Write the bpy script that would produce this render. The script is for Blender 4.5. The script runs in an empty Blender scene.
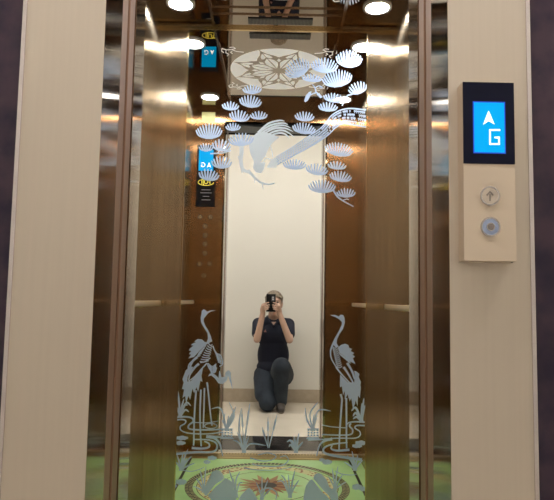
import bpy, bmesh, math, random
from mathutils import Vector, Matrix, geometry
random.seed(7)
S = bpy.context.scene
COL = S.collection
PI = math.pi

# ------------------------------------------------------------------ dimensions (metres)
H = 0.99          # camera height
D = 2.67          # y of the mirror on the cabin's back wall
HW = 0.338        # half width of the door opening
W = 0.56          # half width of the cabin
YJ0, YJ1 = 1.116, 1.237     # landing jamb
YD1 = 1.352                 # end of the door leaves
YC = 1.447                  # inner face of the cabin front
ZC = 2.275                 # cabin ceiling
ZO = 2.187                 # bottom of cabin transom
YL = -0.45                 # lobby wall behind the photographer
ZL = 2.95                  # lobby ceiling
F = 587.0

# ------------------------------------------------------------------ camera
cam = bpy.data.cameras.new('camera')
camo = bpy.data.objects.new('camera', cam)
COL.objects.link(camo)
cam.sensor_fit = 'HORIZONTAL'
cam.sensor_width = 36.0
cam.lens = 36.0 * F / 554.0
cam.clip_start = 0.02
VPX, VPY, ROLL = 273.5, 299.5, math.radians(1.0)
fc = Vector(((VPX - 277) / F, (250 - VPY) / F, -1)).normalized()     # world +Y in camera axes
uc = Vector((math.sin(ROLL), math.cos(ROLL), 0))
uc = (uc - fc * uc.dot(fc)).normalized()                             # world +Z in camera axes
rc = fc.cross(uc)                                                    # world +X in camera axes
R = Matrix((rc, fc, uc))                                             # camera -> world
CAMLOC = Vector((0.003, 0.0, H))
camo.matrix_world = Matrix.Translation(CAMLOC) @ R.to_4x4()
S.camera = camo

def at(px, py, y):
    d = R @ Vector(((px - 277) / F, (250 - py) / F, -1))
    return CAMLOC + d * (y / d.y)

# ------------------------------------------------------------------ materials
def mat(name, col, rough=0.5, metal=0.0, aniso=0.0, arot=0.0, emit=None, estr=0.0, coat=0.0, spec=0.5):
    m = bpy.data.materials.new(name); m.use_nodes = True
    nt = m.node_tree; b = nt.nodes['Principled BSDF']
    b.inputs['Base Color'].default_value = (*col, 1)
    b.inputs['Roughness'].default_value = rough
    b.inputs['Metallic'].default_value = metal
    b.inputs['Coat Weight'].default_value = coat
    b.inputs['Specular IOR Level'].default_value = spec
    if aniso:
        b.inputs['Anisotropic'].default_value = aniso
        b.inputs['Anisotropic Rotation'].default_value = arot
        g = nt.nodes.new('ShaderNodeNewGeometry'); t = nt.nodes.new('ShaderNodeVectorMath'); t.operation = 'CROSS_PRODUCT'
        t.inputs[1].default_value = (0, 0, 1)
        nt.links.new(g.outputs['True Normal'], t.inputs[0]); nt.links.new(t.outputs[0], b.inputs['Tangent'])
    if emit:
        b.inputs['Emission Color'].default_value = (*emit, 1)
        b.inputs['Emission Strength'].default_value = estr
    return m

def noise_color(m, scale, c0, c1, lo=0.35, hi=0.65, stretch=(1, 1, 1), detail=6):
    nt = m.node_tree; b = nt.nodes['Principled BSDF']
    tc = nt.nodes.new('ShaderNodeTexCoord'); mp = nt.nodes.new('ShaderNodeMapping')
    mp.inputs['Scale'].default_value = stretch
    n = nt.nodes.new('ShaderNodeTexNoise'); n.inputs['Scale'].default_value = scale; n.inputs['Detail'].default_value = detail
    r = nt.nodes.new('ShaderNodeValToRGB')
    r.color_ramp.elements[0].position = lo; r.color_ramp.elements[0].color = (*c0, 1)
    r.color_ramp.elements[1].position = hi; r.color_ramp.elements[1].color = (*c1, 1)
    nt.links.new(tc.outputs['Object'], mp.inputs[0]); nt.links.new(mp.outputs[0], n.inputs['Vector'])
    nt.links.new(n.outputs['Fac'], r.inputs[0]); nt.links.new(r.outputs[0], b.inputs['Base Color'])
    return r

def noise_bump(m, scale, strength, dist=0.001, stretch=(1, 1, 1)):
    nt = m.node_tree; b = nt.nodes['Principled BSDF']
    tc = nt.nodes.new('ShaderNodeTexCoord'); mp = nt.nodes.new('ShaderNodeMapping')
    mp.inputs['Scale'].default_value = stretch
    n = nt.nodes.new('ShaderNodeTexNoise'); n.inputs['Scale'].default_value = scale
    bp = nt.nodes.new('ShaderNodeBump'); bp.inputs['Strength'].default_value = strength; bp.inputs['Distance'].default_value = dist
    nt.links.new(tc.outputs['Object'], mp.inputs[0]); nt.links.new(mp.outputs[0], n.inputs['Vector'])
    nt.links.new(n.outputs['Fac'], bp.inputs['Height']); nt.links.new(bp.outputs[0], b.inputs['Normal'])

M = {}
M['mirror'] = mat('mirror_silver', (0.90, 0.905, 0.88), 0.0, 1.0)
M['gold'] = mat('brushed_gold_steel', (0.60, 0.42, 0.23), 0.20, 1.0, aniso=0.98, arot=0.0)
noise_color(M['gold'], 1.0, (0.46, 0.375, 0.265), (0.55, 0.45, 0.325), 0.3, 0.7, (90, 90, 0.8), 2)
M['gold_front'] = mat('brushed_bronze_steel', (0.52, 0.30, 0.13), 0.22, 1.0, aniso=0.98, arot=0.0)
noise_color(M['gold_front'], 1.0, (0.39, 0.20, 0.09), (0.44, 0.235, 0.105), 0.3, 0.7, (25, 25, 0.3), 1)
M['polish'] = mat('polished_gold_steel', (0.40, 0.325, 0.245), 0.075, 1.0, aniso=0.95, arot=0.0)
M['goldtrim'] = mat('polished_brass_trim', (0.75, 0.56, 0.28), 0.15, 1.0)
M['railgold'] = mat('satin_brass_rail', (0.68, 0.55, 0.37), 0.34, 0.8)
M['frame'] = mat('champagne_steel', (0.50, 0.43, 0.36), 0.42, 0.5)
noise_color(M['frame'], 1.0, (0.51, 0.445, 0.38), (0.53, 0.463, 0.395), 0.3, 0.7, (120, 120, 3), 4)
M['frame_edge'] = mat('frame_edge_steel', (0.62, 0.57, 0.58), 0.25, 0.9)
M['stone'] = mat('dark_purple_stone', (0.05, 0.028, 0.045), 0.08, 0.0, spec=0.28)
noise_color(M['stone'], 14, (0.02, 0.014, 0.032), (0.05, 0.03, 0.048))
M['doorbrown'] = mat('brown_door_edge', (0.24, 0.135, 0.085), 0.35, 0.5)
noise_color(M['doorbrown'], 1.0, (0.21, 0.115, 0.07), (0.27, 0.155, 0.10), 0.3, 0.7, (90, 90, 2), 4)
M['doorred'] = mat('reddish_gap_shade', (0.12, 0.045, 0.03), 0.5, 0.3)  # dark reddish colour carries the shade seen between the leaves
M['ceil'] = mat('mirror_bronze_ceiling', (0.42, 0.355, 0.29), 0.015, 1.0)
M['ceiltrim'] = mat('ceiling_trim_bronze', (0.42, 0.30, 0.20), 0.2, 1.0)
M['ceiletch'] = mat('etched_steel_added_glow', (0.80, 0.78, 0.76), 0.45, 0.0, emit=(0.9, 0.86, 0.82), estr=0.45)  # faint glow added to brighten the etching, which is no lamp
M['etch'] = mat('etched_frost', (0.59, 0.745, 1.0), 0.38, 0.28)
M['etch_soft'] = mat('etched_frost_soft', (0.80, 0.91, 1.0), 0.3, 0.18)
M['black'] = mat('black_gloss', (0.008, 0.008, 0.01), 0.12, 0.0)
M['blackmat'] = mat('black_satin', (0.012, 0.011, 0.011), 0.4, 0.0)
M['navyglass'] = mat('dark_navy_glass', (0.005, 0.006, 0.02), 0.3, 0.0, spec=0.12)
M['screen'] = mat('cyan_lcd', (0.0, 0.03, 0.06), 0.4, 0.0, emit=(0.0, 0.43, 0.93), estr=1.0, spec=0.08)
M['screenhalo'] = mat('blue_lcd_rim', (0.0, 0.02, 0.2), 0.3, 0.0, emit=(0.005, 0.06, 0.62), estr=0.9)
M['white_emit'] = mat('lcd_white', (0.9, 0.9, 0.9), 0.4, 0.0, emit=(0.88, 0.95, 1.0), estr=0.95)
M['yellow_emit'] = mat('lcd_yellow', (0.8, 0.7, 0.1), 0.4, 0.0, emit=(0.75, 0.62, 0.05), estr=0.9)
M['grey_text'] = mat('lcd_grey_text', (0.3, 0.3, 0.35), 0.4, 0.0, emit=(0.4, 0.42, 0.45), estr=0.12)
M['sticker'] = mat('pale_yellow_paper', (0.80, 0.76, 0.35), 0.6)
M['stickerline'] = mat('sticker_print', (0.45, 0.42, 0.22), 0.6)
M['panel'] = mat('champagne_panel', (0.57, 0.475, 0.385), 0.4, 0.3)
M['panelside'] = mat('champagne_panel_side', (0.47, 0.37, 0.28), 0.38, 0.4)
M['chrome'] = mat('chrome', (0.46, 0.44, 0.44), 0.2, 1.0)
M['satin'] = mat('satin_steel_button', (0.52, 0.45, 0.39), 0.36, 0.45)
M['bluesteel'] = mat('blue_steel_lock', (0.34, 0.41, 0.60), 0.3, 0.6)
M['engrave'] = mat('engraved_grey', (0.20, 0.17, 0.16), 0.5)
M['lens'] = mat('downlight_lens', (1, 1, 1), 0.4, 0.0, emit=(0.95, 0.975, 1.0), estr=150.0)
M['lightring'] = mat('downlight_ring', (0.85, 0.83, 0.82), 0.3, 0.2)
M['wall'] = mat('cream_paint', (0.77, 0.725, 0.63), 0.7)
noise_color(M['wall'], 1.2, (0.785, 0.76, 0.69), (0.815, 0.79, 0.72))
noise_bump(M['wall'], 60, 0.05)
M['base'] = mat('tan_tile_skirting', (0.47, 0.395, 0.30), 0.3)
noise_color(M['base'], 18, (0.44, 0.37, 0.275), (0.50, 0.42, 0.325))
M['tile'] = mat('cream_floor_tile', (0.72, 0.66, 0.56), 0.12)
noise_color(M['tile'], 5, (0.68, 0.62, 0.52), (0.75, 0.69, 0.59))
M['granite'] = mat('black_granite', (0.035, 0.03, 0.028), 0.06)
r_ = noise_color(M['granite'], 9, (0.015, 0.013, 0.013), (0.10, 0.085, 0.075), 0.45, 0.8, (1, 3, 1), 9)
M['sill'] = mat('aluminium_sill', (0.92, 0.86, 0.74), 0.35, 0.6)
M['sillgroove'] = mat('sill_groove', (0.10, 0.08, 0.05), 0.5, 0.4)
M['sillgold'] = mat('gold_sill', (0.60, 0.46, 0.20), 0.35, 0.8)
M['lime'] = mat('lime_green_vinyl', (0.46, 0.74, 0.30), 0.28)
noise_color(M['lime'], 6, (0.42, 0.70, 0.28), (0.48, 0.76, 0.34))
M['matblack'] = mat('mat_black_print', (0.025, 0.022, 0.018), 0.4)
M['matcream'] = mat('mat_cream_print', (0.66, 0.66, 0.34), 0.4)
M['matbrown'] = mat('mat_brown_print', (0.27, 0.085, 0.035), 0.4)
M['mattan'] = mat('mat_tan_print', (0.42, 0.24, 0.11), 0.4)
M['shaft'] = mat('shaft_dark', (0.03, 0.028, 0.026), 0.8)
M['vent'] = mat('vent_dark', (0.03, 0.03, 0.03), 0.5)
M['ventslat'] = mat('vent_slat_grey', (0.22, 0.21, 0.19), 0.45, 0.6)
M['lobbyceil'] = mat('white_plaster', (0.82, 0.80, 0.76), 0.8)
M['lobbylamp'] = mat('lobby_lamp_diffuser', (1, 1, 1), 0.5, emit=(1.0, 0.95, 0.88), estr=40.0)
M['skin'] = mat('skin', (0.56, 0.36, 0.27), 0.5)
M['lips'] = mat('lips', (0.40, 0.17, 0.14), 0.45)
M['eye'] = mat('eye_dark', (0.03, 0.02, 0.02), 0.2)
M['hair'] = mat('greyish_brown_hair', (0.17, 0.13, 0.095), 0.55)
noise_color(M['hair'], 1.0, (0.06, 0.045, 0.035), (0.34, 0.27, 0.19), 0.35, 0.65, (160, 40, 40), 3)
M['polo'] = mat('navy_cotton', (0.005, 0.0075, 0.022), 0.85)
noise_bump(M['polo'], 30, 0.3, 0.004)
M['jeans'] = mat('dark_denim', (0.04, 0.055, 0.08), 0.85)
noise_color(M['jeans'], 7, (0.009, 0.014, 0.024), (0.027, 0.039, 0.056), 0.35, 0.7)
noise_bump(M['jeans'], 22, 0.4, 0.006)
M['shoe'] = mat('grey_brown_shoe', (0.075, 0.062, 0.055), 0.6)
M['sole'] = mat('shoe_sole', (0.20, 0.18, 0.16), 0.7)
M['phone'] = mat('black_phone', (0.007, 0.007, 0.008), 0.18)
M['phonecam'] = mat('phone_camera_plate', (0.10, 0.10, 0.11), 0.25)
M['phonelens'] = mat('phone_lens_light', (0.6, 0.6, 0.62), 0.2)
M['emblem_red'] = mat('emblem_pink', (0.55, 0.30, 0.26), 0.7)

# ------------------------------------------------------------------ mesh helpers
PSCALE = 1.0
def link(name, bm, m, parent=None, smooth=False):
    """bm vertices are in world space; a child's mesh is stored relative to its top thing."""
    me = bpy.data.meshes.new(name)
    if PSCALE != 1.0:
        for v in bm.verts: v.co *= PSCALE
    off = Vector((0, 0, 0))
    p = parent
    while p is not None:
        off += p.location; p = p.parent
    ctr = Vector((0, 0, 0))
    if parent is None and len(bm.verts):
        xs = [v.co for v in bm.verts]
        ctr = Vector(((min(v.x for v in xs) + max(v.x for v in xs)) / 2, (min(v.y for v in xs) + max(v.y for v in xs)) / 2, min(v.z for v in xs)))
    for v in bm.verts: v.co -= off + ctr
    bm.normal_update()
    bm.to_mesh(me); bm.free()
    ms = m if isinstance(m, (list, tuple)) else [m]
    for x in ms: me.materials.append(x)
    if smooth:
        for p in me.polygons: p.use_smooth = True
    o = bpy.data.objects.new(name, me); COL.objects.link(o)
    o.location = ctr
    if parent is not None: o.parent = parent
    return o

def thing(name, label, cat, loc=(0, 0, 0), group=None):
    o = bpy.data.objects.new(name, None); COL.objects.link(o)
    o.location = loc; o.empty_display_size = 0.05
    tag(o, label, cat, group); return o
def tag(o, label, cat=None, group=None):
    o['label'] = label
    if cat: o['category'] = cat
    if group: o['group'] = group
    return o
def struct(name, bm, m, label=None, cat=None):
    o = link(name, bm, m); o['kind'] = 'structure'
    if label: o['label'] = label
    if cat: o['category'] = cat
    return o

def box(bm, x0, x1, y0, y1, z0, z1, mi=0, bev=0.0):
    r = bmesh.ops.create_cube(bm, size=1.0)
    vs = r['verts']
    for v in vs:
        v.co = Vector(((x0 + x1) / 2 + v.co.x * (x1 - x0), (y0 + y1) / 2 + v.co.y * (y1 - y0), (z0 + z1) / 2 + v.co.z * (z1 - z0)))
    fs = {f for v in vs for f in v.link_faces}
    for f in fs: f.material_index = mi
    if bev > 0:
        es = list({e for v in vs for e in v.link_edges})
        rr = bmesh.ops.bevel(bm, geom=es, offset=bev, segments=2, profile=0.5, affect='EDGES')
        for f in rr['faces']: f.material_index = mi
    return bm
def nb(): return bmesh.new()
def B(*a, **k): return box(nb(), *a, **k)

def cyl(bm, c, axis, r, h, seg=32, r2=None, mi=0):
    """cylinder starting at c along axis"""
    ax = Vector(axis).normalized()
    q = Vector((0, 0, 1)).rotation_difference(ax).to_matrix().to_4x4()
    mtx = Matrix.Translation(Vector(c) + ax * h / 2) @ q
    rr = bmesh.ops.create_cone(bm, cap_ends=True, segments=seg, radius1=r, radius2=r if r2 is None else r2, depth=h, matrix=mtx)
    for f in {f for v in rr['verts'] for f in v.link_faces}: f.material_index = mi
    return bm
def ring(bm, c, axis, r0, r1, h, seg=40, mi=0):
    ax = Vector(axis).normalized()
    q = Vector((0, 0, 1)).rotation_difference(ax).to_matrix()
    V = []
    for i in range(seg):
        a = 2 * PI * i / seg; d = Vector((math.cos(a), math.sin(a), 0))
        V.append([bm.verts.new(Vector(c) + q @ (d * r + Vector((0, 0, z)))) for r, z in ((r0, 0), (r0, h), (r1, h), (r1, 0))])
    for i in range(seg):
        a, b = V[i], V[(i + 1) % seg]
        for k in range(4):
            f = bm.faces.new((a[k], a[(k + 1) % 4], b[(k + 1) % 4], b[k])); f.material_index = mi
    return bm
def tube(bm, pts, rad, seg=10, mi=0):
    pts = [Vector(p) for p in pts]; rings = []
    rads = rad if isinstance(rad, (list, tuple)) else [rad] * len(pts)
    up = None
    for i, p in enumerate(pts):
        t = (pts[min(i + 1, len(pts) - 1)] - pts[max(i - 1, 0)]).normalized()
        if up is None: up = t.orthogonal().normalized()
        up = (up - t * up.dot(t)).normalized(); s = t.cross(up)
        rings.append([bm.verts.new(p + (up * math.cos(2 * PI * k / seg) + s * math.sin(2 * PI * k / seg)) * rads[i]) for k in range(seg)])
    for a, b in zip(rings, rings[1:]):
        for k in range(seg):
            f = bm.faces.new((a[k], a[(k + 1) % seg], b[(k + 1) % seg], b[k])); f.material_index = mi
    for r in (rings[0][::-1], rings[-1]):
        f = bm.faces.new(r); f.material_index = mi
    return bm

def flat_poly(bm, pts3, mi=0):
    """flat filled polygon (concave allowed), pts3 world points"""
    tris = geometry.tessellate_polygon([pts3])
    vs = [bm.verts.new(p) for p in pts3]
    for t in tris:
        try:
            f = bm.faces.new([vs[i] for i in t]); f.material_index = mi
        except ValueError: pass
    return bm

def text_bm(s, size, center, right, up, depth=0.0005, sx=1.0):
    cu = bpy.data.curves.new('t', 'FONT'); cu.body = s; cu.size = size; cu.align_x = 'CENTER'; cu.align_y = 'CENTER'; cu.extrude = 0
    o = bpy.data.objects.new('t', cu); COL.objects.link(o)
    dg = bpy.context.evaluated_depsgraph_get(); dg.update()
    me = bpy.data.meshes.new_from_object(o.evaluated_get(dg))
    bm = bmesh.new(); bm.from_mesh(me)
    r, u = Vector(right), Vector(up)
    for v in bm.verts: v.co = Vector(center) + r * v.co.x * sx + u * v.co.y
    bpy.data.objects.remove(o); bpy.data.curves.remove(cu); bpy.data.meshes.remove(me)
    return bm

# ================================================================== SETTING: cabin
T = 0.03
struct('wall_back', B(-W - T, W + T, D + 0.004, D + 0.004 + T, 0, ZC + 0.05), M['gold'], 'brushed gold steel back wall of the lift cabin beside the mirror', 'wall')
struct('wall_left', B(-W - T, -W, YC - 0.02, D + 0.004, 0, ZC + 0.05), M['gold'], 'brushed gold steel left side wall of the lift cabin', 'wall')
struct('wall_right', B(W, W + T, YC - 0.02, D + 0.004, 0, ZC + 0.05), M['gold'], 'brushed gold steel right side wall of the lift cabin', 'wall')
bm = nb()
box(bm, -W, -HW, YC - 0.03, YC, 0.0, ZC + 0.04)
box(bm, HW, W, YC - 0.03, YC, 0.0, ZC + 0.04)
box(bm, -HW, HW, YC - 0.03, YC, ZO, ZC + 0.04)
struct('wall_front', bm, M['gold_front'], 'bronze brushed front wall of the cabin around the doorway', 'wall')
# cabin jamb faces (polished), mirror finish
struct('trim_1', B(-HW - 0.012, -HW + 0.001, YD1 + 0.004, YC + 0.001, 0, ZO), M['polish'], 'polished gold jamb of the cabin on the left of the doorway', 'door frame')
struct('trim_2', B(HW - 0.001, HW + 0.012, YD1 + 0.004, YC + 0.001, 0, ZO), M['polish'], 'polished gold jamb of the cabin on the right of the doorway', 'door frame')
struct('trim_3', B(-HW, HW, YJ1 + 0.01, YC - 0.035, 2.165, 2.30), M['blackmat'], 'black door header over the lift doorway', 'door frame')
# floor of the cabin + ceiling
struct('floor', B(-W, W, YC - 0.03, D, -0.05, 0.0), M['sillgold'], 'cabin floor under the lime green mat', 'floor')
ceil_bm = B(-W, W, YC, D + 0.004, ZC, ZC + 0.04)
struct('ceiling', ceil_bm, M['ceil'], 'mirror polished bronze ceiling of the lift cabin', 'ceiling')

# ceiling mouldings (thin steps toward the back wall, long bars along the sides)
for sx, lab in ((-0.298, 'slim bronze moulding running along the left side of the mirror polished ceiling'), (0.298, 'slim bronze moulding running along the right side of the mirror polished ceiling')):
    o = link('ceiling_moulding', B(sx - 0.007, sx + 0.007, 1.62, D, ZC - 0.006, ZC + 0.002), M['ceiltrim']); tag(o, lab, 'moulding')
bm = nb()
for y0, y1, dz in ((2.495, 2.545, 0.006), (2.545, D + 0.004, 0.012)):
    n0 = len(bm.faces)
    box(bm, -0.292, 0.292, y0, y1, ZC - dz, ZC + 0.004, 0)
    bm.faces.ensure_lookup_table()
    for f in bm.faces[n0:]:
        f.normal_update()
        if f.normal.y < -0.9: f.material_index = 1
struct('trim_9', bm, [M['ceil'], M['ceiltrim']], 'two shallow steps of the mirror polished ceiling toward the back wall', 'trim')
ZV = ZC - 0.012
# gold cornice where mirror meets the ceiling
o = struct('trim_4', B(-W, W, D - 0.007, D + 0.004, ZC - 0.024, ZC - 0.0118), M['goldtrim'], 'thin gold strip where the back wall meets the ceiling', 'trim')

# ------------------------------------------------------------------ lobby shell
XL = 2.2
struct('wall_lobby', B(-XL, XL, YL - 0.05, YL, 0, ZL), M['wall'], 'plain cream painted lobby wall opposite the lift', 'wall')
struct('baseboard_lobby', B(-XL, XL, YL, YL + 0.012, 0, 0.125), M['base'], 'tan tile skirting along the cream lobby wall', 'baseboard')
struct('wall_lobby_left', B(-XL - 0.05, -XL, YL - 0.05, 1.2, 0, ZL), M['wall'], 'left end wall of the lobby', 'wall')
struct('wall_lobby_right', B(XL, XL + 0.05, YL - 0.05, 1.2, 0, ZL), M['wall'], 'right end wall of the lobby', 'wall')
bm = nb()
tl = 0.80
x = -XL
for i in range(6):
    x0 = -2.4 + i * tl + 0.0015; x1 = x0 + tl - 0.003
    for (ya, yb) in ((YL, 0.15 - 0.0015), (0.15 + 0.0015, 0.975)):
        box(bm, max(x0, -XL), min(x1, XL), ya, yb, -0.02, 0)
box(bm, -XL, XL, YL, 0.975, -0.05, -0.021, 1)
struct('floor_lobby', bm, [M['tile'], M['base']], 'cream polished floor tiles of the lobby', 'floor')
struct('floor_threshold', B(-XL, XL, 0.975, 1.39, -0.05, 0.0), M['granite'], 'polished black granite threshold in front of the lift', 'floor')
struct('ceiling_lobby', B(-XL, XL, YL, YJ0 + 0.1, ZL, ZL + 0.04), M['lobbyceil'], 'white lobby ceiling', 'ceiling')
# lobby lamps (behind / above the camera)
for i, x in enumerate((-1.25, 0.0, 1.25)):
    t = thing('ceiling_lamp', ['white rectangular lobby lamp on the ceiling left of the photographer', 'white rectangular lobby lamp on the ceiling above the photographer', 'white rectangular lobby lamp on the ceiling right of the photographer'][i], 'lamp', (x, 0.72, ZL))
    link('lamp_frame', B(x - 0.36, x + 0.36, 0.56, 0.88, ZL - 0.02, ZL), M['lobbyceil'], t)
    link('diffuser', B(x - 0.33, x + 0.33, 0.59, 0.85, ZL - 0.026, ZL - 0.019), M['lobbylamp'], t)

# stone cladding of the lift front (left, right, above)
bm = nb()
FX = 0.493          # outer edge of architrave
box(bm, -XL, -FX, YJ0 + 0.006, YJ0 + 0.2, 0, ZL)
struct('wall_lift_left', bm, M['stone'], 'dark purple polished stone wall left of the lift frame', 'wall')
struct('wall_lift_right', B(FX, XL, YJ0 + 0.006, YJ0 + 0.2, 0, ZL), M['stone'], 'dark purple polished stone wall right of the lift frame', 'wall')
struct('wall_lift_top', B(-FX, FX, YJ0 + 0.006, YJ0 + 0.2, 2.36, ZL), M['stone'], 'dark stone above the lift frame', 'wall')

# landing architrave: champagne face + polished reveal + outer edge
def architrave(sgn, name, lab):
    x0, x1 = sorted((sgn * HW, sgn * FX))
    bm = nb()
    box(bm, x0, x1, YJ0, YJ0 + 0.02, 0, 2.36, 0)
    # reveal (side face toward the opening)
    xa, xb = sorted((sgn * HW, sgn * (HW + 0.02)))
    box(bm, xa - (0.0006 if sgn > 0 else -0.0), xb + (0.0006 if sgn < 0 else 0), YJ0 + 0.0004, YJ1, 0, 2.36, 1)
    # slim outer lip
    xa, xb = sorted((sgn * (FX - 0.001), sgn * (FX + 0.007)))
    box(bm, xa, xb, YJ0 - 0.002, YJ0 + 0.02, 0, 2.36, 2)
    return struct(name, bm, [M['frame'], M['polish'], M['frame_edge']], lab, 'door frame')
architrave(-1, 'trim_5', 'champagne steel door frame left of the lift opening')
architrave(1, 'trim_6', 'champagne steel door frame right of the lift opening carrying the call panel')
bm = nb(); box(bm, -HW, HW, YJ0, YJ0 + 0.02, 2.20, 2.36, 0); box(bm, -HW, HW, YJ0 + 0.02, YJ1, 2.185, 2.36, 1)
struct('trim_7', bm, [M['frame'], M['polish']], 'champagne steel door frame above the lift opening', 'door frame')

# retracted door leaves: only their brown leading edges show
def leaf(sgn, y0, y1, back, name, lab):
    xi = sgn * (HW + back); xo = sgn * (HW + 0.30)
    bm = nb(); x0, x1 = sorted((xi, xo))
    box(bm, x0, x1, y0, y1, 0.006, 2.19, 0, 0.002)
    return struct(name, bm, M['doorbrown'], lab, 'door')
leaf(-1, YJ1 + 0.004, YJ1 + 0.052, 0.001, 'door_1', 'edge of the open left landing door, brown')
leaf(-1, YJ1 + 0.068, YD1, 0.001, 'door_2', 'edge of the open left cabin door, brown')
leaf(1, YJ1 + 0.004, YJ1 + 0.052, 0.001, 'door_3', 'edge of the open right landing door, brown')
leaf(1, YJ1 + 0.068, YD1, 0.001, 'door_4', 'edge of the open right cabin door, brown')
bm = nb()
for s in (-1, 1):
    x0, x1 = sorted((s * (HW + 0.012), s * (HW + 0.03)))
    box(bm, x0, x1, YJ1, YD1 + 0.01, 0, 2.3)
struct('trim_8', bm, M['doorred'], 'reddish dark strip standing in for the shade in the gap between the door leaves', 'door frame')  # solid strips behind the leaf edges, gap shade put into their colour
# shaft surroundings, dark
bm = nb()
for s in (-1, 1):
    x0, x1 = sorted((s * (W + T + 0.06), s * (W + T + 0.1)))
    box(bm, x0, x1, YJ0 + 0.2, D + 0.2, -0.1, 2.6)
box(bm, -0.7, 0.7, YJ0 + 0.1, D + 0.2, 2.5, 2.6)
box(bm, -0.7, 0.7, D + 0.1, D + 0.2, -0.1, 2.6)
box(bm, -0.7, 0.7, YJ1, D + 0.2, -0.15, -0.1)
struct('wall_shaft', bm, M['shaft'], 'dark lift shaft', 'wall')

# metal sills
t = thing('door_sill', 'aluminium and gold sliding door sill across the lift threshold', 'sill', (0, 1.45, -0.05))
bm = nb(); box(bm, -HW - .3, HW + .3, 1.391, 1.47, -0.05, 0.003); link('landing_sill', bm, M['sill'], t)
bm = nb()
for y in (1.405, 1.44): box(bm, -HW, HW, y, y + 0.006, 0.0025, 0.0036)
link('groove', bm, M['sillgroove'], t)
bm = nb(); box(bm, -HW, HW, 1.472, 1.60, -0.045, 0.004); link('cabin_sill', bm, M['sillgold'], t)
bm = nb()
for i in range(34):
    x = -HW + 0.02 + i * (2 * HW - 0.04) / 33
    box(bm, x - 0.004, x + 0.004, 1.485, 1.50, 0.004, 0.0047)
o = link('tread_dots', bm, M['sillgroove'], t); o['kind'] = 'stuff'
bm = nb()
for y in (1.52, 1.55): box(bm, -W + .02, W - .02, y, y + 0.005, 0.0036, 0.0046)
link('groove', bm, M['sillgroove'], t)

# ------------------------------------------------------------------ lime green mat
t = thing('floor_mat', 'lime green cabin floor mat with round rope ring medallion and brown sunburst', 'mat', (0, 2.13, 0))
YM0, YM1 = 1.615, D - 0.004
link('mat_sheet', B(-W + 0.004, W - 0.004, YM0, YM1, 0.0, 0.004), M['lime'], t)
zt = 0.0046
def quad(bm, pts, z, mi=0):
    f = bm.faces.new([bm.verts.new((p[0], p[1], z)) for p in pts]); f.material_index = mi
bm = nb()
for x in (-0.49, 0.49): quad(bm, [(x - .008, YM0), (x + .008, YM0), (x + .008, YM1), (x - .008, YM1)], zt)
quad(bm, [(-.49, YM1 - .12), (.49, YM1 - .12), (.49, YM1 - .105), (-.49, YM1 - .105)], zt)
link('border_line', bm, M['matblack'], t)
CX, CY = -0.012, 2.125
def annulus(bm, r0, r1, z, mi, seg=96):
    for i in range(seg):
        a, b = 2 * PI * i / seg, 2 * PI * (i + 1) / seg
        quad(bm, [(CX + r0 * math.cos(a), CY + r0 * math.sin(a)), (CX + r1 * math.cos(a), CY + r1 * math.sin(a)), (CX + r1 * math.cos(b), CY + r1 * math.sin(b)), (CX + r0 * math.cos(b), CY + r0 * math.sin(b))], z, mi)
bm = nb()
annulus(bm, 0.395, 0.435, zt, 0)
n = 110
for i in range(n):
    a = 2 * PI * i / n; da = 2 * PI / n * 0.15; sk = 0.05
    for (ra, rb) in ((0.397, 0.414), (0.417, 0.433)):
        P_ = lambda r, q: (CX + r * math.cos(q), CY + r * math.sin(q))
        quad(bm, [P_(ra, a - da), P_(rb, a - da + sk * .5), P_(rb, a + da + sk * .5), P_(ra, a + da)], zt + .0004, 1)
        if ra < .4: pass
annulus(bm, 0.372, 0.376, zt, 0)
link('rope_ring', bm, [M['matblack'], M['matcream']], t)
bm = nb()
annulus(bm, 0.30, 0.372, zt + .0001, 0)
for i in range(260):
    a = random.random() * 2 * PI; r = 0.305 + random.random() * 0.062
    c = (CX + r * math.cos(a), CY + r * math.sin(a)); q = [(c[0] + .009 * math.cos(k * PI / 3 + a) * random.uniform(.6, 1.1), c[1] + .009 * math.sin(k * PI / 3 + a)) for k in range(6)]
    quad(bm, q, zt + .0003 + i * 1e-6, random.choice((1, 2, 2, 1)))
link('pebble_ring', bm, [M['matcream'], M['mattan'], M['matbrown']], t)
bm = nb()
for i in range(20):
    a = 2 * PI * i / 20; R1 = 0.195 if i % 2 == 0 else 0.15
    da = 2 * PI / 20 * .62
    P_ = lambda r, q: (CX + r * math.cos(q), CY + r * math.sin(q))
    quad(bm, [P_(0.05, a - da), P_(R1 * .62, a - da * .7), P_(R1, a), P_(R1 * .62, a + da * .7), P_(0.05, a + da)], zt + .0002 + i * 1e-5, 0 if i % 2 else 1)
for i in range(20):
    a = 2 * PI * (i + .5) / 20; da = .015
    quad(bm, [P_(0.04, a - da), P_(0.12, a - da * .5), P_(0.12, a + da * .5), P_(0.04, a + da)], zt + .0006, 2)
annulus(bm, 0.0, 0.05, zt + .0008, 2, 32)
annulus(bm, 0.245, 0.25, zt + .0002, 2)
link('sunburst', bm, [M['matbrown'], M['mattan'], M['matblack']], t)

# ------------------------------------------------------------------ ceiling fittings
def downlight(x, y, lab):
    t = thing('downlight', lab, 'downlight', (x, y, ZC), 'ceiling downlights of the cabin')
    bm = nb(); ring(bm, (x, y, ZC - 0.008), (0, 0, 1), 0.050, 0.062, 0.009); link('trim_ring', bm, M['lightring'], t)
    bm = nb(); cyl(bm, (x, y, ZC - 0.006), (0, 0, 1), 0.050, 0.004); link('lens', bm, M['lens'], t)
downlight(-0.425, 2.468, 'round glowing ceiling downlight in the left rear of the cabin')
downlight(0.435, 2.468, 'round glowing ceiling downlight in the right rear of the cabin')
downlight(-0.425, 1.684, 'round glowing ceiling downlight above the control panel by the doorway')
downlight(0.42, 1.684, 'round glowing ceiling downlight in the right front of the cabin')

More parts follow.
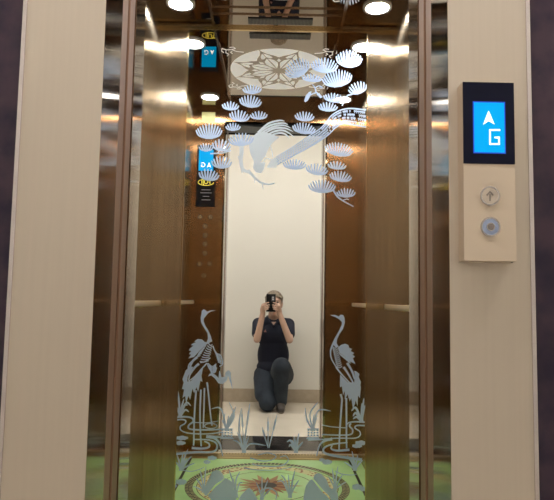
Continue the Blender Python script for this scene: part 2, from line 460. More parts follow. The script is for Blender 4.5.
t = thing('air_vent', 'dark slotted air vent in the ceiling against the back wall', 'vent', (0.012, 2.59, ZV))
link('vent_frame', B(-0.135, 0.16, 2.565, 2.625, ZV - 0.003, ZV), M['vent'], t)
bm = nb()
for i in range(46):
    x = -0.13 + i * 0.285 / 45
    box(bm, x - 0.0017, x + 0.0017, 2.569, 2.621, ZV - 0.0055, ZV - 0.003)
o = link('slat', bm, M['ventslat'], t)

# etched flower medallion + corner flourishes on the ceiling
MX, MY = 0.010, 2.131
zt = ZC - 0.0012
t = thing('ceiling_medallion', 'white etched flower roundel with corner flourishes on the mirror polished ceiling', 'medallion', (MX, MY, ZC))
def cpoly(bm, pts, z=zt): flat_poly(bm, [Vector((MX + p[0], MY + p[1], z)) for p in pts])
bm = nb()
RR = 0.285
def pol(r, a): return (0.95 * r * math.cos(a), 1.03 * r * math.sin(a))
for k in range(8):
    a0 = k * PI / 4
    # scallop on the rim
    pts = [pol(RR, a0 + (i / 12 - .5) * PI / 4 * .98) for i in range(13)]
    inn = [pol(0.262, a0 + PI / 8 * .95), pol(0.225, a0 + PI / 8 * .72), pol(0.198, a0 + PI / 8 * .30), pol(0.178, a0), pol(0.198, a0 - PI / 8 * .30), pol(0.225, a0 - PI / 8 * .72), pol(0.262, a0 - PI / 8 * .95)]
    cpoly(bm, pts + inn)
    cpoly(bm, [pol(0.162, a0), pol(0.140, a0 + .085), pol(0.118, a0), pol(0.140, a0 - .085)])
    for q in (-1, 1):
        cpoly(bm, [pol(0.240, a0 + q * PI / 8 * .97), pol(0.205, a0 + q * PI / 8 * .66), pol(0.178, a0 + q * PI / 8 * .52), pol(0.172, a0 + q * PI / 8 * .70), pol(0.188, a0 + q * PI / 8 * .96)])
    ac = a0 + PI / 8
    for q in (-1, 1):
        cpoly(bm, [pol(0.035, ac + q * .10), pol(0.075, ac + q * .32), pol(0.110, ac + q * .335), pol(0.145, ac + q * .20), pol(0.172, ac + q * .015), pol(0.13, ac + q * .035), pol(0.085, ac + q * .055)])
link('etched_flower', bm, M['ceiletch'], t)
for sx in (-1, 1):
    for sy in (-1, 1):
        bm = nb()
        cx, cy = sx * 0.245, sy * 0.25
        def st(pts, w):
            P3 = [Vector((MX + cx + sx * p[0], MY + cy + sy * p[1], ZC - 0.001)) for p in pts]
            tube(bm, P3, w, 5)
        st([(-.06, -.01), (-.02, .0), (.0, .02), (.03, .015), (.05, .03)], .0022)
        st([(.0, .02), (-.02, .035), (-.01, .05), (.01, .045)], .002)
        st([(.03, .015), (.035, -.02), (.02, -.04), (.03, -.06)], .0022)
        st([(.0, .0), (.01, -.015), (.0, -.03)], .002)
        st([(.05, .03), (.055, .0), (.045, -.02)], .002)
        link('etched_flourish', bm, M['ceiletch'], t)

# ------------------------------------------------------------------ handrails
def handrail(s, lab):
    xr = s * 0.500; z = H - 0.024
    t = thing('handrail', lab, 'handrail', (xr, 2.1, z), None)
    bm = nb(); box(bm, xr - 0.008, xr + 0.008, 1.66, 2.60, z - 0.011, z + 0.011, 0, 0.004); link('rail_bar', bm, M['railgold'], t, True)
    for y in (1.74, 2.13, 2.52):
        bm = nb(); x0 = s * (W - 0.0); cyl(bm, (xr, y, z - 0.004), (s, 0, 0), 0.007, abs(W - 0.500), 14)
        cyl(bm, (s * (W - 0.004), y, z - 0.004), (s, 0, 0), 0.02, 0.004, 20)
        link('bracket', bm, M['goldtrim'], t, False)
handrail(-1, 'slim gold handrail on the left cabin wall')
handrail(1, 'slim gold handrail on the right cabin wall')

# ------------------------------------------------------------------ hall call panel on right frame
PX0, PX1, PZ0, PZ1, PT = 0.3555, 0.4520, 1.0875, 1.4175, 0.032
pf = YJ0 - PT
t = thing('call_panel', 'beige lift call panel with blue floor display on the right door frame', 'call panel', ((PX0 + PX1) / 2, YJ0, PZ0))
def pp(px, py, off=0.0): return at(px, py, pf - off)
PX0 = pp(463.8, 200).x; PX1 = pp(515.6, 200).x; PZ1 = pp(490, 82.5).z; PZ0 = pp(490, 261).z; ZD = pp(490, 164).z
bm = nb()
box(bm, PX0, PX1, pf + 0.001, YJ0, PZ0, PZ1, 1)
box(bm, PX0, PX1, pf, pf + 0.0012, PZ0, ZD, 0)
link('panel_body', bm, [M['panel'], M['panelside']], t)
dsp = link('display_glass', B(PX0, PX1, pf - 0.001, pf + 0.001, ZD, PZ1), M['navyglass'], t); dsp['label'] = 'dark navy glass upper half'
SX0, SX1, SZ0, SZ1 = pp(474, 128).x, pp(504, 128).x, pp(489, 152.5).z, pp(489, 103).z
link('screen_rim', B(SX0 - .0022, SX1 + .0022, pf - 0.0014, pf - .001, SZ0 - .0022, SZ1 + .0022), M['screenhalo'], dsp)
link('screen', B(SX0, SX1, pf - 0.0019, pf - .001, SZ0, SZ1), M['screen'], dsp)['label'] = 'glowing cyan screen'
bm = nb()
flat_poly(bm, [pp(x, y, .0024) for x, y in ((488.6, 110.5), (494.6, 124.5), (488.8, 121), (483, 124.8))]); link('up_arrow', bm, M['white_emit'], dsp)
bm = nb()
def seg(a, b, w=1.7):
    a, b = Vector(a), Vector(b); d = (b - a).normalized(); nrm = Vector((-d.y, d.x)) * w / 2; a = a - d * w * .35; b = b + d * w * .35
    flat_poly(bm, [pp(p.x, p.y, .0024) for p in (a + nrm, b + nrm, b - nrm, a - nrm)])
for a, b in (((499.6, 130), (490.2, 130)), ((490, 130), (490, 144)), ((490, 144), (499, 144)), ((499, 144), (499, 137.5)), ((499, 137.5), (495, 137.5))): seg(a, b)
link('floor_letter', bm, M['white_emit'], dsp)
def button(px, py, name, face, lab):
    c = pp(px, py); r = 0.0183
    bm = nb(); ring(bm, c + Vector((0, 0.001, 0)), (0, -1, 0), r * .84, r, 0.0035); bb = link(name, bm, M['chrome'], t, False); bb['label'] = lab
    bm = nb(); cyl(bm, c + Vector((0, 0.001, 0)), (0, -1, 0), r * .84, 0.003, 32); link('button_face', bm, face, bb)
    return bb, c
b1, c = button(489.8, 196, 'up_button', M['satin'], 'chrome ringed round button with an up arrow')
bm = nb()
for pts in (((489.3, 194), (490.7, 194), (490.7, 201), (489.3, 201)), ((490, 190.5), (494, 195), (492.6, 196), (490, 193), (487.4, 196), (486, 195))):
    flat_poly(bm, [at(x, y, pf - .0026) for x, y in pts])
link('arrow_mark', bm, M['engrave'], b1)
b2, c = button(490.2, 227, 'key_switch', M['bluesteel'], 'round steel key lock')
bm = nb(); ring(bm, c + Vector((0, -.002, 0)), (0, -1, 0), .006, .0078, .0016); link('lock_ring', bm, M['chrome'], b2)
bm = nb(); cyl(bm, c + Vector((0, -.002, 0)), (0, -1, 0), .0058, .0014, 24); box(bm, c.x - .001, c.x + .001, c.y - .0045, c.y - .002, c.z - .004, c.z + .004)
link('keyhole', bm, M['engrave'], b2)
bm = nb(); cyl(bm, (pp(511, 0).x, (pf + YJ0) / 2, PZ0 - .002), (0, 0, 1), .002, .003, 12); link('screw', bm, M['engrave'], t)

# ------------------------------------------------------------------ cabin control panel (front wall, seen in the mirror)
YCm = 2 * D - YC            # mirrored depth of the front wall
def cp(px, py, off=0.0):
    p = at(px, py, YCm - off); return Vector((p.x, 2 * D - p.y, p.z))
t = thing('control_panel', 'cabin control panel with black advert display and floor buttons on bronze front wall', 'control panel', (cp(205, 210).x, YC, cp(205, 280).z))
a, b = cp(197.5, 145), cp(215, 207)
dsp = link('display_glass', B(a.x, b.x, YC - .001, YC + .005, b.z, a.z), M['black'], t)
x0, x1 = cp(199, 158).x, cp(213.5, 158).x
link('screen', B(x0, x1, YC + .004, YC + .0056, cp(206, 171).z, cp(206, 150).z), M['screen'], dsp)['label'] = 'glowing blue screen'
cc = cp(206, 167)
bm = text_bm('G', 0.045, (x0 + .03, YC + .0062, cc.z + .012), (-1, 0, 0), (0, 0, 1)); link('floor_letter', bm, M['white_emit'], dsp)
bm = nb(); ax, az = x0 + .07, cc.z + .012
flat_poly(bm, [Vector((ax + p, YC + .0062, az + q)) for p, q in ((0, .02), (-.014, -.016), (0, -.008), (.014, -.016))]); link('up_arrow', bm, M['white_emit'], dsp)
cc = cp(206, 182.5)
bm = text_bm('FUJI', 0.038, (cc.x, YC + .0062, cc.z), (-1, 0, 0), (0, 0, 1), sx=1.0); link('brand_lettering', bm, M['yellow_emit'], dsp)
bm = nb(); pts = [Vector((cc.x + .052 * math.cos(k * PI / 20), YC + .006, cc.z + .021 * math.sin(k * PI / 20))) for k in range(5, 41)]; tube(bm, pts, .0016, 5); link('brand_oval', bm, M['yellow_emit'], dsp)
bm = nb()
for k, (py, w) in enumerate(((190, .03), (193, .038), (196.5, .022), (200, .03))):
    c = cp(206, py); box(bm, c.x - w, c.x + w, YC + .004, YC + .0058, c.z - .0012, c.z + .0012)
link('caption_line', bm, M['grey_text'], dsp)
cb = cp(200.5, 217); 
for px, py in ((200, 217), (210.5, 217), (205.2, 226.3), (205.2, 235.3), (205.1, 244), (205, 253.2), (199.6, 264), (209.8, 264), (204, 275.6)):
    c = cp(px, py); r = 0.0165
    bm = nb(); ring(bm, (c.x, YC - .0005, c.z), (0, 1, 0), r * .78, r, .005); bb = link('floor_button', bm, M['chrome'], t)
    bm = nb(); cyl(bm, (c.x, YC - .0005, c.z), (0, 1, 0), r * .78, .0035, 24); link('button_face', bm, M['gold'], bb)
# yellow paper sticker on transom corner
a, b = cp(202, 112), cp(215, 122)
t = thing('notice_sticker', 'pale yellow paper sticker high on the bronze front wall above the control panel', 'sticker', ((a.x + b.x) / 2, YC, b.z))
link('paper', B(a.x, b.x, YC - .0005, YC + .001, b.z, a.z), M['sticker'], t)

# ------------------------------------------------------------------ mirror with etched scene
MZ1 = at(273, 28.5, D).z
mx0, mx1 = at(180.3, 300, D).x, at(366.3, 300, D).x
mirror = thing('wall_mirror', 'tall cabin mirror etched with cranes, pine branches, reeds and water', 'mirror', ((mx0 + mx1) / 2, D, 0.02))
link('mirror_glass', B(mx0, mx1, D, D + 0.0045, 0.02, MZ1), M['mirror'], mirror)
bm = nb()
for x in (mx0, mx1): box(bm, x - .0022, x + .0022, D - .0015, D + .0045, 0.02, MZ1)
link('mirror_edge', bm, M['goldtrim'], mirror)
YE = D - 0.0006
class Etch:
    def __init__(s): s.bm = nb(); s.n = 0
    def P(s, x, y):
        p = at(x, y, YE - s.n * 0.00001); p.x = min(max(p.x, mx0 + 0.003), mx1 - 0.003); return p
    def poly(s, pts):
        s.n += 1; flat_poly(s.bm, [s.P(x, y) for x, y in pts]); return s
    def stroke(s, pts, w0, w1=None):
        """smooth tapered ribbon through pts"""
        s.n += 1
        w1 = w0 if w1 is None else w1
        q = catmull(pts); n = len(q); L = []; Rr = []
        for i, p in enumerate(q):
            a = q[max(i - 1, 0)]; b = q[min(i + 1, n - 1)]
            dx, dy = b[0] - a[0], b[1] - a[1]; l = math.hypot(dx, dy) or 1
            w = (w0 + (w1 - w0) * i / (n - 1)) / 2
            L.append(s.bm.verts.new(s.P(p[0] - dy / l * w, p[1] + dx / l * w))); Rr.append(s.bm.verts.new(s.P(p[0] + dy / l * w, p[1] - dx / l * w)))
        for i in range(n - 1): s.bm.faces.new((L[i], L[i + 1], Rr[i + 1], Rr[i]))
        return s
    def blade(s, pts, w):
        """leaf: zero - w - zero"""
        s.n += 1
        q = catmull(pts); n = len(q); L = []; Rr = []
        for i, p in enumerate(q):
            a = q[max(i - 1, 0)]; b = q[min(i + 1, n - 1)]
            dx, dy = b[0] - a[0], b[1] - a[1]; l = math.hypot(dx, dy) or 1
            u = i / (n - 1); ww = w / 2 * max(0.06, (1 - u) ** 0.7 * (0.55 + 1.2 * u) if u > .0 else .5)
            L.append(s.bm.verts.new(s.P(p[0] - dy / l * ww, p[1] + dx / l * ww))); Rr.append(s.bm.verts.new(s.P(p[0] + dy / l * ww, p[1] - dx / l * ww)))
        for i in range(n - 1): s.bm.faces.new((L[i], L[i + 1], Rr[i + 1], Rr[i]))
        return s
    def done(s, name, m=None, label=None):
        o = link(name, s.bm, m or M['etch'], mirror)
        if label: o['label'] = label
        return o
def catmull(pts, k=6):
    if len(pts) < 3: return [(pts[0][0] + (pts[-1][0] - pts[0][0]) * i / 6, pts[0][1] + (pts[-1][1] - pts[0][1]) * i / 6) for i in range(7)]
    P = [pts[0]] + list(pts) + [pts[-1]]; out = []
    for i in range(1, len(P) - 2):
        p0, p1, p2, p3 = P[i - 1], P[i], P[i + 1], P[i + 2]
        for j in range(k):
            t = j / k; t2, t3 = t * t, t * t * t
            out.append(tuple(0.5 * (2 * p1[c] + (p2[c] - p0[c]) * t + (2 * p0[c] - 5 * p1[c] + 4 * p2[c] - p3[c]) * t2 + (3 * p1[c] - p0[c] - 3 * p2[c] + p3[c]) * t3) for c in (0, 1)))
    out.append(tuple(pts[-1])); return out
def Z(ox, oy, s): return lambda *pts: [(ox + x / s, oy + y / s) for x, y in pts]

# pine needle fans
FANS = [(349, 58.5, 26, 17, 6), (337, 78, 30, 17, -8), (357.6, 87.5, 19, 12, -18), (324.4, 65, 27, 15, 5), (297, 67.5, 26, 18, -28), (312, 77.5, 20, 8, 5),
        (334, 97.5, 21, 9, 8), (328, 106.5, 19, 9, 3), (304.5, 116, 19, 9.5, 3), (304, 128, 23, 11, 8), (252, 89, 18.5, 9, 0), (250.5, 101, 22, 12, 8),
        (230.5, 105.5, 16.5, 8.5, 3), (239.5, 115.5, 20, 11, 8), (258.7, 115, 17, 8, 0), (233, 126.5, 14.5, 8, 0), (209, 131, 26, 15, 0), (206, 147, 14, 8, 0),
        (221.5, 145, 18, 12, 12), (221.5, 162, 20, 12, 3), (209, 174.5, 20, 11.5, 8), (339, 149, 28, 13.5, 10), (337, 165, 18, 8, 5), (340.6, 176, 22, 10.5, 10),
        (317, 169, 22, 11, 10), (322, 186, 27, 13, 3), (346, 192.5, 18.5, 9, 0), (294.5, 164, 23, 10, 3), (241, 139, 25, 13, -3)]
for (cx, cy, w, h, rot) in FANS:
    E = Etch(); n = max(7, int(w / 2.3)); cr, sr = math.cos(math.radians(rot)), math.sin(math.radians(rot))
    def tr(p): return (cx + p[0] * cr - p[1] * sr, cy + p[0] * sr + p[1] * cr)
    for i in range(n):
        u = -1 + 2 * i / (n - 1)
        th = u * 1.18
        tip = (w / 2 * math.sin(th) / math.sin(1.18), h / 2 - h * (.50 + .50 * math.cos(u * 1.45)) + random.uniform(-.3, .3))
        bx = (u * w * .17, h / 2 - abs(u) * h * .03)
        mid = (u * w * .40, h / 2 - (h / 2 - tip[1]) * .38)
        ww = w / n * .58
        q = catmull([bx, mid, tip], 4); L, Q = [], []
        for k, p in enumerate(q):
            a_, b_ = q[max(k - 1, 0)], q[min(k + 1, len(q) - 1)]
            dx, dy = b_[0] - a_[0], b_[1] - a_[1]; l = math.hypot(dx, dy) or 1; uu = k / (len(q) - 1)
            wk = ww / 2 * (0.45 + .75 * math.sin(PI * (.12 + .66 * uu))) * (0.55 if uu == 1 else 1)
            L.append(tr((p[0] - dy / l * wk, p[1] + dx / l * wk))); Q.append(tr((p[0] + dy / l * wk, p[1] - dx / l * wk)))
        E.poly(L + Q[::-1])
    E.poly([tr((x * w, h * .5 + y)) for x, y in ((-.19, -.5), (0, -1.3), (.19, -.5), (.13, .5), (-.13, .5))])
    E.done('etched_pine_fan')

# pine trunk with scaly bark
E = Etch()
up = catmull([(366, 110), (352, 108.5), (341, 110), (331, 116), (322, 127), (309, 136), (291, 148), (276, 157)], 8)
lo = catmull([(366, 127), (352, 124.5), (343, 123.5), (335, 128), (328, 135), (315, 144), (297, 154), (277, 165)], 8)
E.stroke(up[::4], 1.5, .8); E.stroke(lo[::4], 1.5, .8)
N = len(up) - 1
for i in range(0, N):
    for r in range(4):
        off = .5 if r % 2 else 0
        u0, u1 = i + off + .08, i + off + 1 - .08
        if u1 > N: continue
        def pt(u, v):
            k = min(int(u), N - 1); f = u - k
            ax_, ay_ = (up[k][c] + (up[k + 1][c] - up[k][c]) * f for c in (0, 1)); bx_, by_ = (lo[k][c] + (lo[k + 1][c] - lo[k][c]) * f for c in (0, 1))
            return (ax_ + (bx_ - ax_) * v, ay_ + (by_ - ay_) * v)
        v0, v1 = .08 + r * .22 + .03, .08 + r * .22 + .19; um, vm = (u0 + u1) / 2, (v0 + v1) / 2
        dens = u0 > N * .60
        if dens: E.poly([pt(u0, vm), pt(u0 + .15, v0), pt(u1 - .1, v0 + .01), pt(u1, vm), pt(u1 - .15, v1), pt(u0 + .1, v1)])
        elif random.random() < .8: E.stroke([pt(u0, vm), pt(um - .1, v0), pt(u1, v0 + .05)], .75, .6); E.stroke([pt(u0, v0), pt(um, vm), pt(u0 + .3, v1)], .6, .5)
E.done('etched_pine_trunk')
E = Etch()
z = Z(265, 40, 5.25)
E.stroke(z((470, 265), (455, 285), (430, 295), (405, 345)), 1.6, 1.4); E.done('etched_twig'); E = Etch()
E.stroke(z((300, 300), (270, 275), (262, 250), (248, 232)), 1.6, .7)
E.stroke(z((270, 275), (245, 285), (225, 300)), 1.2, 1.0); E.poly(z((205, 320), (215, 290), (232, 272), (245, 268), (240, 290), (225, 318), (212, 326)))
E.stroke(z((262, 250), (285, 240), (305, 250)), .9, .6); E.stroke(z((285, 240), (300, 255)), .8, .5); E.poly(z((270, 285), (285, 278), (300, 302), (290, 305)))
E.done('etched_twig')
E = Etch(); z = Z(180, 160, 2.77)
E.stroke(z((425, 84), (435, 100), (450, 112), (468, 122), (481, 129)), 1.8, .9); E.stroke(z((450, 112), (462, 108), (468, 110)), 1.0, .7)
E.done('etched_twig')
E = Etch(); z = Z(185, 80, 4.34)
E.stroke(z((110, 320), (140, 318), (170, 315), (200, 306)), 1.3, .9); E.stroke(z((140, 318), (155, 300)), .9, .7)
E.done('etched_twig')

# flying crane over the beige reflection
E = Etch(); z = Z(225, 110, 5.54)
for a in (((180, 125), (240, 75), (300, 58), (330, 62)), ((185, 128), (250, 85), (320, 72), (350, 82)), ((195, 132), (260, 95), (325, 85), (365, 100)),
          ((205, 140), (265, 105), (330, 100), (378, 120)), ((215, 148), (275, 118), (330, 115), (385, 150)), ((225, 155), (285, 130), (330, 132), (360, 158))):
    E.blade(z(*a), 2.6)
E.poly(z((150, 150), (175, 128), (215, 120), (262, 135), (300, 150), (270, 175), (245, 205), (225, 250), (200, 285), (178, 300), (160, 285), (140, 240), (133, 190)))
for k in range(7): E.stroke(z((150 + k * 9, 205 + k * 16), (185 + k * 6, 190 + k * 14), (220 + k * 2, 195 + k * 12)), .7)
E.poly(z((160, 285), (190, 290), (225, 290), (215, 330), (200, 350), (170, 345), (155, 320)))
E.stroke(z((250, 200), (262, 235), (265, 262)), .8); E.poly(z((232, 318), (255, 275), (280, 262), (300, 275), (290, 300), (282, 320)))
E.stroke(z((235, 268), (255, 275), (275, 290)), 1.4, 1.0)
E.done('etched_flying_crane', M['etch_soft'])
E = Etch()
E.stroke(z((88, 160), (92, 220), (88, 280), (100, 330), (135, 345), (165, 375), (195, 400), (240, 412), (275, 405)), 4.6, 1.2)
E.stroke(z((78, 255), (82, 280)), 2.6, 1.6); E.stroke(z((92, 330), (95, 350)), 1.6, 1.0); E.stroke(z((165, 375), (165, 405)), 1.6, .6); E.stroke(z((205, 400), (212, 440)), 1.2, .5); E.stroke(z((125, 340), (140, 330)), 1.4, .8)
E.done('etched_branch', M['etch_soft'])

# standing crane, left
E = Etch(); z = Z(176, 300, 8.333)
E.poly(z((330, 87), (290, 95), (265, 112), (250, 132), (232, 152), (230, 178), (245, 215), (270, 255), (290, 300), (302, 345), (285, 352), (262, 365), (255, 352), (266, 320), (262, 275), (235, 235), (210, 190), (205, 150), (212, 115), (215, 90), (232, 77), (248, 85), (258, 97), (290, 86)))
E.poly(z((262, 352), (240, 350), (215, 328), (180, 325), (152, 345), (165, 352), (140, 362), (122, 375), (145, 380), (118, 402), (106, 420), (127, 425), (106, 450), (125, 455), (103, 487), (150, 475), (190, 430), (230, 390), (262, 366)))
z = Z(172, 335, 8.333)
for k in range(9):
    y = 78 + k * 17; E.stroke(z((303 - k * 9, y - 10 + k * 2), (320 - k * 6, y + 10), (337 - k * 3 + (k > 5) * -6, y)), .95, .85)
for k in range(5): E.stroke(z((284 - k * 12, 88 + k * 20), (262 - k * 9, 108 + k * 17), (222 - k * 5, 150 + k * 9)), 1.0, .8)
E.stroke(z((210, 185), (175, 215), (150, 265), (140, 300)), 2.6, 1.4); E.stroke(z((225, 240), (190, 270), (150, 330), (138, 380)), 2.6, 1.2); E.stroke(z((290, 235), (240, 290), (190, 345), (140, 385)), 1.4, 1.0)
E.stroke(z((170, 215), (140, 250), (132, 300)), 1.4, 1.0); E.stroke(z((235, 230), (275, 222), (320, 190)), 1.2, 1.0)
z = Z(170, 360, 6.25)
E.poly(z((130, 40), (98, 65), (78, 120), (85, 140), (75, 180), (88, 185), (78, 237), (95, 225), (100, 272), (115, 225), (126, 248), (140, 180), (151, 208), (165, 170), (176, 198), (190, 130), (203, 137), (197, 100), (205, 55), (180, 75), (130, 132), (108, 134), (110, 105), (145, 45)))
E.stroke(z((163, 190), (155, 300), (150, 420), (149, 500), (147, 535)), 1.8, 1.5); E.stroke(z((193, 185), (188, 300), (188, 400), (195, 540)), 1.8, 1.5)
E.done('etched_crane')
E = Etch()
z = Z(172, 335, 8.333)
for k in range(7):
    E.stroke(z((300 + k * 4, 235 + k * 12), (335, 262 + k * 10), (368, 240 + k * 9)), .9)
    E.stroke(z((352 + k * 5, 120 + k * 17), (372 + k * 5, 150 + k * 14), (398 + k * 3, 165 + k * 12)), .9)
E.stroke(z((340, 90), (365, 150), (400, 165), (418, 205), (420, 245), (395, 262)), 1.2, .9); E.stroke(z((295, 235), (305, 270), (330, 305), (358, 312), (372, 270)), 1.1, .9)
z = Z(170, 360, 6.25)
E.poly(z((238, 102), (248, 85), (268, 83), (288, 97), (303, 112), (308, 70), (312, 68), (322, 108), (343, 105), (348, 76), (368, 64), (380, 80), (381, 110), (392, 186), (375, 135), (363, 98), (354, 130), (330, 150), (303, 146), (280, 115), (258, 97)))
E.stroke(z((215, 175), (212, 300), (208, 425)), 1.7, 1.4); E.stroke(z((232, 145), (240, 210), (252, 330), (262, 410)), 1.7, 1.4); E.poly(z((226, 140), (236, 138), (242, 165), (230, 170)))
E.done('etched_bending_crane')
# standing crane, right
E = Etch(); z = Z(310, 300, 8.333)
E.poly(z((165, 125), (210, 124), (240, 138), (255, 122), (275, 125), (287, 145), (290, 190), (275, 240), (245, 285), (225, 330), (222, 360), (240, 390), (215, 395), (195, 375), (180, 400), (172, 440), (178, 490), (168, 470), (165, 420), (178, 380), (205, 320), (240, 260), (265, 205), (265, 182), (240, 158), (205, 139)))
z = Z(315, 330, 7.145)
E.poly(z((163, 128), (185, 107), (215, 98), (240, 108), (243, 128), (266, 135), (254, 150), (282, 165), (267, 175), (287, 190), (270, 202), (289, 243), (250, 225), (215, 190), (175, 160)))
for k in range(11):
    y = 118 + k * 14; E.stroke(z((122 + k * 3.2 - (k < 3) * 0, y), (142 + k * 3, y + 12), (160 + k * 3.4, y + 2)), .95, .8)
E.stroke(z((128, 100), (112, 150), (118, 205), (150, 262)), 1.5, 1.0)
for k in range(5): E.stroke(z((172 + k * 12, 160 + k * 9), (190 + k * 12, 185 + k * 10), (235 + k * 5, 205 + k * 8)), .9)
E.stroke(z((205, 265), (235, 310), (275, 380)), 2.6, 1.2); E.stroke(z((230, 235), (262, 290), (282, 350)), 2.6, 1.4); E.stroke(z((150, 265), (185, 310), (240, 370), (280, 412)), 1.7, 1.1); E.stroke(z((282, 405), (285, 350), (268, 290)), 1.2)
E.poly(z((180, 318), (178, 400), (192, 400), (197, 440), (212, 425), (214, 480), (232, 440), (240, 490), (255, 465), (262, 505), (275, 440), (300, 490), (318, 420), (322, 410), (328, 370), (312, 335), (318, 315), (295, 295), (280, 292), (288, 340), (288, 412), (275, 412), (230, 370)))
z = Z(310, 380, 8.333)
E.poly(z((255, 20), (250, 62), (270, 50), (275, 127), (290, 90), (290, 162), (320, 110), (330, 177), (345, 150), (357, 237), (375, 200), (380, 170), (396, 217), (400, 130), (416, 152), (424, 60), (415, 20)))
E.stroke(z((255, 118), (266, 160), (262, 230), (250, 400), (245, 500), (242, 590)), 2.0, 1.5); E.stroke(z((302, 150), (304, 300), (304, 500), (306, 570)), 2.0, 1.5)
E.done('etched_crane')

# reeds and grasses
def plant(base, tips, w=2.2):
    E = Etch()
    for tp in tips:
        if len(tp) == 2: pts = [base, ((base[0] * .55 + tp[0] * .45), (base[1] * .45 + tp[1] * .55)), tp]
        else: pts = [base, (tp[2], tp[3]), (tp[0], tp[1])]
        E.blade(pts, w)
    E.poly([(base[0] - 2.2, base[1] + .8), (base[0] - 1.4, base[1] - 5), (base[0] + 1.4, base[1] - 5), (base[0] + 2.2, base[1] + .8)])
    return E.done('etched_grass')
plant((180, 417), [(178, 391), (184, 398.5), (188, 405, 184, 406), (191, 406, 186, 403), (189, 412, 185, 410), (176, 405)], 2.8)
plant((361.5, 422), [(364, 398), (362, 403), (351.5, 411, 356, 408), (353, 416.5, 356, 413), (365, 405), (353, 419, 357, 417)], 3.2)
plant((226.5, 430), [(229, 402, 234, 416), (236, 406, 232, 418), (225, 413, 224, 420), (211, 409, 221, 409), (222, 420), (229, 415), (233, 412)], 2.2)
plant((313, 430), [(305, 407, 307, 420), (318, 402, 310, 414), (331, 411, 318, 411), (308, 420, 309, 424), (317, 417), (314, 414)], 2.2)
plant((244, 452), [(266, 445.5, 250, 444), (241, 409, 239, 430), (250, 403, 246, 430), (233, 440, 239, 443), (237, 432), (249, 436)], 2.4)
plant((296, 452), [(287, 442, 291, 441), (294, 436), (299, 433), (289, 447, 291, 445), (303, 442), (292, 440)], 2.8)
plant((181, 470), [(188, 449), (177, 455), (192, 456), (176, 462), (183, 452), (195, 463), (187, 458)], 2.4)
plant((355, 470), [(347, 455), (352, 451), (358, 455), (363, 460), (344, 462), (350, 457)], 2.4)
plant((236, 497), [(229, 470), (233, 478), (240, 472, 236, 480), (243, 483, 239, 484), (227, 483), (231, 487)], 2.0)
plant((290, 497), [(281, 475, 285, 480), (288, 474), (295, 470), (277, 482, 283, 482), (299, 480), (293, 483)], 2.2)
plant((204, 492), [(196, 478), (200, 470), (206, 466), (212, 474), (193, 486)], 2.0)
plant((335, 490), [(328, 476), (332, 468), (338, 466), (343, 474), (346, 482)], 2.0)
plant((262, 499), [(256, 482), (268, 480), (262, 476), (272, 488)], 1.8)
# round flower heads at the mirror's edge plants
for (cx, cy) in ((227, 433), (313, 433)):
    E = Etch()
    for i in range(4):
        for j in range(3):
            x, y = cx - 4.5 + i * 3, cy - 3 + j * 2.7
            E.poly([(x + 1.25 * math.cos(k * PI / 4), y + 1.2 * math.sin(k * PI / 4)) for k in range(8)])
    E.poly([(cx - 6, cy - 4.5), (cx + 6, cy - 4.5), (cx + 5, cy - 3.4), (cx - 5, cy - 3.4)]); E.poly([(cx - 5.5, cy + 4), (cx + 5.5, cy + 4), (cx + 7, cy + 6), (cx - 7, cy + 6)])
    E.done('etched_flower_head')
# cattails
for base, tip in (((244, 450), (241.5, 408)), ((244, 450), (249.5, 404)), ((268, 448), (262, 427)), ((268, 448), (268, 417)), ((269, 448), (277, 414.5))):
    E = Etch(); f = lambda u: (base[0] + (tip[0] - base[0]) * u, base[1] + (tip[1] - base[1]) * u)
    E.stroke([f(0), f(.7)], 1.0, .8); E.stroke([f(.55), f(.85)], 1.9, 1.6); E.stroke([f(.85), f(1)], .9, .4)
    E.done('etched_cattail')
# water
z6 = Z(170, 360, 6.25); z8 = Z(310, 380, 8.333); zl = Z(170, 420, 5.54); zr = Z(270, 420, 5.54)
E = Etch()
E.stroke(z6((40, 358), (90, 355), (135, 362), (145, 385), (120, 405), (115, 425), (145, 435), (250, 437), (330, 432)), 1.9, 1.4)
E.stroke(z6((40, 375), (75, 372), (98, 380), (92, 398), (65, 415), (70, 440), (120, 458), (240, 462), (330, 450)), 1.5, 1.1)
E.stroke(z6((150, 390), (230, 393), (300, 382)), .8); E.stroke([(210.8 + 6.2 * math.cos(k * PI / 8), 426 + 2.5 * math.sin(k * PI / 8)) for k in range(17)], .9)
E.stroke(zl((0, 190), (60, 186), (150, 178), (230, 178), (258, 160), (255, 128), (210, 110), (130, 108)), 2.6, 1.2)
E.stroke(zl((120, 155), (180, 158), (215, 150), (215, 130), (190, 118)), 2.6, 1.2)
E.stroke(zl((200, 92), (245, 100), (275, 130), (285, 170), (292, 200)), 3.2, .8); E.stroke(zl((215, 90), (270, 95), (330, 98)), 2.2, 1.2)
E.stroke(zl((60, 275), (110, 285), (150, 278), (190, 262)), 1.1, .6); E.stroke(zl((60, 90), (40, 100), (35, 118)), 1, .6)
E.done('etched_water')
E = Etch()
E.stroke(z8((455, 352), (380, 348), (325, 355), (312, 370)), 1.6, 1.0); E.stroke(z8((340, 360), (330, 385), (355, 415), (345, 450), (280, 460), (100, 455)), 1.9, 1.2)
E.stroke(z8((455, 380), (390, 380), (375, 400), (415, 430), (415, 465), (370, 485), (250, 485), (120, 490)), 1.5, 1.0); E.stroke(z8((100, 375), (180, 390), (310, 400)), .8)
E.stroke(zr((510, 220), (420, 208), (340, 195), (300, 180), (300, 155), (345, 135), (430, 125)), 3.0, 1.2); E.stroke(zr((440, 165), (375, 170), (340, 160), (345, 140)), 2.4, 1.2)
